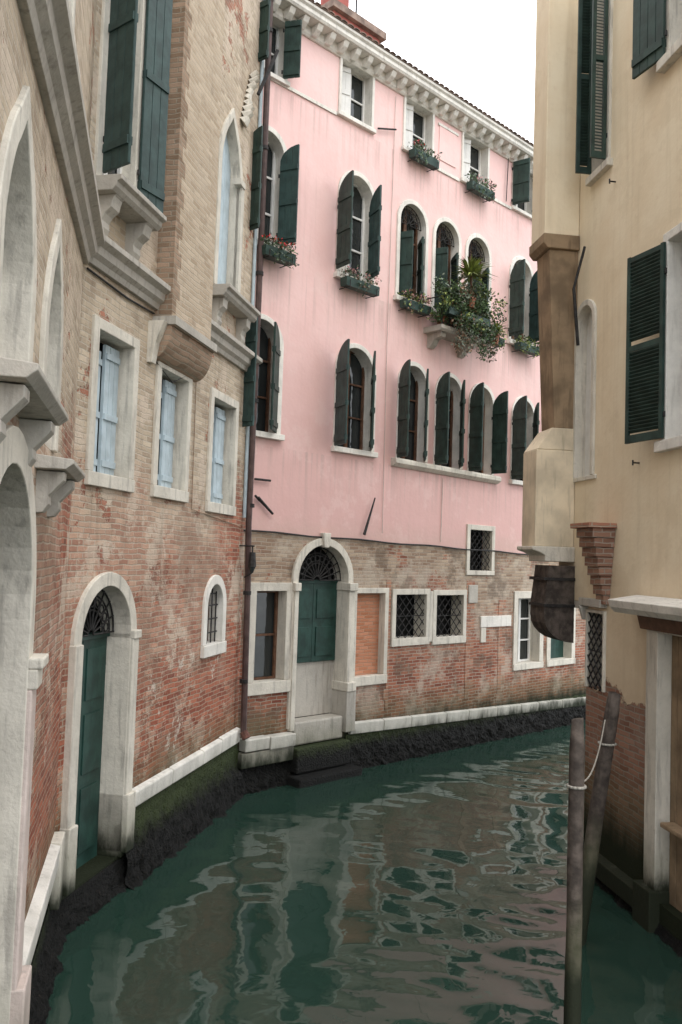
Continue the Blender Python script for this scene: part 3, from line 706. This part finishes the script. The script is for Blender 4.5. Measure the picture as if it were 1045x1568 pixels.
for a,z in ((1.3,5.0),(.6,8.6)): b.bar((a,0,z),(a,.08,z),.01,'iron').bar((a,.08,z-.03),(a,.08,z+.03),.01,'iron')
b.done('tie_irons')
# ================================================================== free-standing things
class _F: pass
ID=_F();ID.M=Matrix.Identity(4);ID.P=lambda a,n,z:(a,-n,z);ID.e=None
def pole(name,x,y,r,zt,lean=(0,0)):
    b=B(ID);K=16;S=12;P=[]
    for k in range(K+1):
        z=-.8+(zt+.8)*k/K
        for i in range(S):
            t=2*math.pi*i/S;rr=r*(1-.12*k/K)*(1+.12*mn.noise(Vector((math.cos(t)*2,math.sin(t)*2,z*1.5+x))))
            if k==K: rr*=.8
            P.append((x+lean[0]*z+rr*math.cos(t),-(y+lean[1]*z+rr*math.sin(t)),z+(.04*mn.noise(Vector((t*2,0,x))) if k==K else 0)))
    F=[(k*S+i,k*S+(i+1)%S,(k+1)*S+(i+1)%S,(k+1)*S+i) for k in range(K) for i in range(S)]+[tuple(range(K*S,K*S+S))]
    b.add(P,F,'wood')
    z=zt-.5
    for i in range(14):
        t0=2*math.pi*i/14;t1=2*math.pi*(i+1)/14;q=r*1.02
        b.bar((x+lean[0]*z+q*math.cos(t0),-(y+lean[1]*z+q*math.sin(t0)),z),(x+lean[0]*z+q*math.cos(t1),-(y+lean[1]*z+q*math.sin(t1)),z),.012,'rope')
    b.done(name,parent=False,smooth=True)
pole('mooring_pole',1.87,6.6,.066,2.62);pole('mooring_pole',2.53,8.8,.085,2.5,(.135,0))
b=B(ID);pts=[]
for i in range(11):
    t=i/10;pts.append((1.92+t*.83,-(6.62+t*2.1),2.15+.1*t-.30*t*(1-t)*2))
b.path(pts,.007,'rope');b.done('mooring_rope',parent=False)
b=B(pinkF)
pts=[(-.03,.16,14),(-.03,.16,9),(-.04,.16,7),(-.06,.16,4.3),(-.03,.16,3.4),(.0,.16,1.0)]
b.path(pts,.05,'pipe',10)
for z in (12.5,10.5,8.4,6.3,4.6,3.2,1.8): b.bar((-.035,.16,z-.03),(-.035,.16,z+.03),.065,'iron',10)
b.bar((-.0,.16,1.0),(.02,.22,.9),.07,'rust',10);b.done('drainpipe',parent=False)
b=B(pinkF);pts=[(-.12,.12,14),(-.12,.12,4.4)];b.path(pts,.03,'blue',8);b.done('downpipe',parent=False)
def fbox(fr,a0,a1,z,n0,n1,dens=1,mats=('leaf','leafg'),fl=('flower',),name='flower_box',hgt=.16,trail=.16,pm='planter'):
    b=B(fr)
    b.poly([(a0,n0,z+.15),(a0,n1,z+.15),(a0+.02,n1-.03,z),(a0+.02,n0,z)],(a1-a0,0,0),pm)
    b.box(a0+.02,a1-.02,n0+.01,n1-.02,z+.10,z+.135,'dark')
    for q in (a0+.08,a1-.08): b.bar((q,0,z-.02),(q,n1,z-.02),.008,'iron').bar((q,n1,z-.02),(q,n1+.01,z+.1),.008,'iron')
    N=int(340*dens*(a1-a0));P=list(mats)
    k=max(2,int((a1-a0)/.12))
    for i in range(k):
        c=a0+(i+.5)*(a1-a0)/k
        leaves(b,(c,(n0+n1)/2,z+.17+hgt*.5*random.uniform(.2,1.4)),(.12,.12,hgt*random.uniform(.5,1.1)),N//k,.055,P)
        if random.random()<.8: leaves(b,(c,n1,z+.06),(.09,.04,trail),N//k//2,.05,P,up=-.6)
        if fl and random.random()<.8: leaves(b,(c,(n0+n1)/2+.05,z+.18+hgt*.6),(.08,.08,.06),14,.04,list(fl))
    b.done(name,parent=False,recalc=False)
fbox(pinkF,-.05,.60,8.70,.10,.32,1.2,fl=('flower','flower'))
fbox(pinkF,1.85,2.70,8.68,.10,.28,.9,mats=('leafg','leafd','leaf'),fl=('flowerp',))
fbox(pinkF,3.45,4.2,8.66,.10,.28,.9,mats=('leaf','leafy','leafd'),fl=('flowerp',))
fbox(pinkF,3.6,4.35,11.68,.09,.26,1,mats=('leaf','leafg'),fl=('flower','flowerp'))
fbox(pinkF,5.45,6.25,11.66,.09,.26,.9,mats=('leafg','leaf'),fl=('flowerp',))
fbox(pinkF,5.9,6.6,8.50,.12,.36,1.6,mats=('leaf','leafy'),fl=(),hgt=.25,trail=.2)
fbox(pinkF,7.3,8.1,8.60,.12,.3,1.2,mats=('leaf','leafy'),fl=())
b=B(pinkF)
b.prof([(0,8.36),(.42,8.36),(.46,8.40),(.46,8.47),(0,8.47)],4.30,5.75,'stoneg')
for a in (4.42,5.4): b.prof([(0,8.08),(.05,8.08),(.12,8.13),(.18,8.23),(.34,8.27),(.36,8.36),(0,8.36)],a,a+.16,'stoneg')
for i in range(13): a=4.36+i*.112;b.bar((a,.43,8.47),(a,.43,9.05),.008,'iron')
for z in (8.52,9.05): b.bar((4.34,.43,z),(5.72,.43,z),.013,'iron')
for a in (4.34,5.72): b.bar((a,.43,9.05),(a,0,9.05),.013,'iron').bar((a,.43,8.47),(a,.43,9.05),.013,'iron')
b.done('balcony')
def pot(b,a,n,z,r,h): b.bar((a,n,z),(a,n,z+h),r*.7,'terra',12,r).bar((a,n,z+h-.03),(a,n,z+h),r*1.1,'terra',12)
b=B(pinkF)
for a,n in ((4.5,.3),(4.8,.28),(5.15,.3),(5.5,.28)): pot(b,a,n,8.475,.11,.2)
b.box(4.34,5.7,.46,.62,8.66,8.82,'planter')
for i in range(75):
    a=random.uniform(4.2,5.9);c=(a,random.uniform(.3,.75),8.92+random.uniform(-.36,.38+.14*math.sin(a*5)))
    r=random.uniform(.7,1.6)
    leaves(b,c,(.13*r,.11,.13*r),60,.06,random.choice([['leaf'],['leaf','leafg'],['leafy','leaf'],['leafd','leaf'],['leafg'],['leaf'],['leaf']]))
for i in range(40):
    c=(random.uniform(4.6,5.9),.62,8.46+random.uniform(-.38,.2));leaves(b,c,(.12,.08,.17),42,.055,random.choice([['leaf'],['leafg','leaf'],['leafd','leafg']]),up=-.8)
b.done('balcony_plants',parent=False,recalc=False)
def spiky(name,a,n,z,L,N,mat,stem=.3):
    b=B(pinkF);b.bar((a,n,z),(a,n,z+stem),.025,'brownw',6);pot(b,a,n,z-.15,.1,.2)
    for i in range(N):
        th=random.uniform(0,6.28);el=random.uniform(-.1,1.3);d=Vector((math.cos(th)*math.cos(el),math.sin(th)*math.cos(el),math.sin(el)))
        p=Vector((a,n,z+stem));l=L*random.uniform(.7,1.1);w=d.cross(Vector((0,0,1))).normalized()*.022
        q1=p+d*l*.55;q2=p+d*l+Vector((0,0,-.25*l))
        b.add([tuple(p-w),tuple(p+w),tuple(q1+w),tuple(q1-w),tuple(q2)],[(0,1,2,3),(3,2,4)],mat)
    b.done(name,parent=False,recalc=False)
spiky('yucca_plant',5.1,.55,9.1,.54,130,'leafy',.5);spiky('spider_plant',6.25,.34,8.62,.42,60,'leafy',.1);spiky('agave_plant',4.6,.45,8.9,.35,50,'leafg',.2)
# ================================================================== water
def axis(lo,hi,step,flo,fhi):
    c=list(np.arange(lo,hi,step));s=step;x=lo;l=[]
    while x>flo: s*=1.35;x-=s;l.append(x)
    s=step;x=c[-1];r=[]
    while x<fhi: s*=1.35;x+=s;r.append(x)
    return np.array(l[::-1]+c+r)
xs=axis(-5,12,.05,-400,400);ys=axis(1.5,22,.05,-300,700)
Xg,Yg=np.meshgrid(xs,ys);Z=np.zeros_like(Xg);rng=np.random.RandomState(31)
for i in range(26):
    lam=.38*(4.2**rng.rand());th=rng.normal(1.35,.7);k=2*math.pi/lam
    A=.00165*lam**1.0
    wx=Xg+.10*np.sin(Yg*.7+i);wy=Yg+.10*np.sin(Xg*.8+i*1.7)
    Z+=A*np.sin(k*(wx*math.cos(th)+wy*math.sin(th))+rng.rand()*6.28)
Z*=.85+.4*np.sin(Xg*.7+Yg*.35)*np.sin(Yg*.5-Xg*.2+1)
fade=np.clip(1-np.maximum(np.abs(Xg-3)-9,0)/4,0,1)*np.clip(1-np.maximum(np.abs(Yg-12)-11,0)/4,0,1)
Z*=fade
V=np.stack([Xg,Yg,Z],-1).reshape(-1,3);nx=len(xs);ny=len(ys)
idx=np.arange(nx*ny).reshape(ny,nx);F=np.stack([idx[:-1,:-1],idx[:-1,1:],idx[1:,1:],idx[1:,:-1]],-1).reshape(-1,4)
me=bpy.data.meshes.new('canal_water');me.from_pydata(V.tolist(),[],F.tolist());me.materials.append(M['water'])
me.polygons.foreach_set('use_smooth',[True]*len(me.polygons))
wo=bpy.data.objects.new('canal_water',me);scene.collection.objects.link(wo)
# ================================================================== light
w=bpy.data.worlds.new('World');scene.world=w;w.use_nodes=True;nt=w.node_tree;bg=nt.nodes['Background']
sky=nt.nodes.new('ShaderNodeTexSky');sky.sky_type='NISHITA';sky.sun_disc=False
el,rot=math.radians(55),math.radians(150)
sky.sun_elevation=el;sky.sun_rotation=rot
mx=nt.nodes.new('ShaderNodeMix');mx.data_type='RGBA';mx.inputs[0].default_value=.88;mx.inputs[7].default_value=(18.2,18.6,19.2,1)
nt.links.new(sky.outputs[0],mx.inputs[6]);nt.links.new(mx.outputs[2],bg.inputs[0]);bg.inputs[1].default_value=.15
sl=bpy.data.lights.new('sun','SUN');sl.energy=1.05;sl.angle=math.radians(30);sl.color=(1,.975,.94)
so=bpy.data.objects.new('sun',sl);scene.collection.objects.link(so)
d=Vector((math.sin(rot)*math.cos(el),math.cos(rot)*math.cos(el),math.sin(el)))
so.rotation_euler=d.to_track_quat('Z','Y').to_euler()
# ================================================================== camera
cd=bpy.data.cameras.new('camera');cam=bpy.data.objects.new('camera',cd);scene.collection.objects.link(cam)
cd.sensor_fit='VERTICAL';cd.sensor_height=36;cd.lens=1300/1568*36;cd.clip_end=2000;cd.clip_start=.05
p=math.atan(71/1300);r=.033
U=Vector((0,-math.sin(p),math.cos(p)));Rv=Vector((1,0,0))*math.cos(r)+U*math.sin(r);Up=U*math.cos(r)-Vector((1,0,0))*math.sin(r);Fw=Vector((0,math.cos(p),math.sin(p)))
mm=Matrix((Rv,Up,-Fw)).transposed().to_4x4();mm.translation=Vector((0,0,3.8));cam.matrix_world=mm
scene.camera=cam
scene.view_settings.view_transform='Standard';scene.view_settings.look='None';scene.view_settings.exposure=0
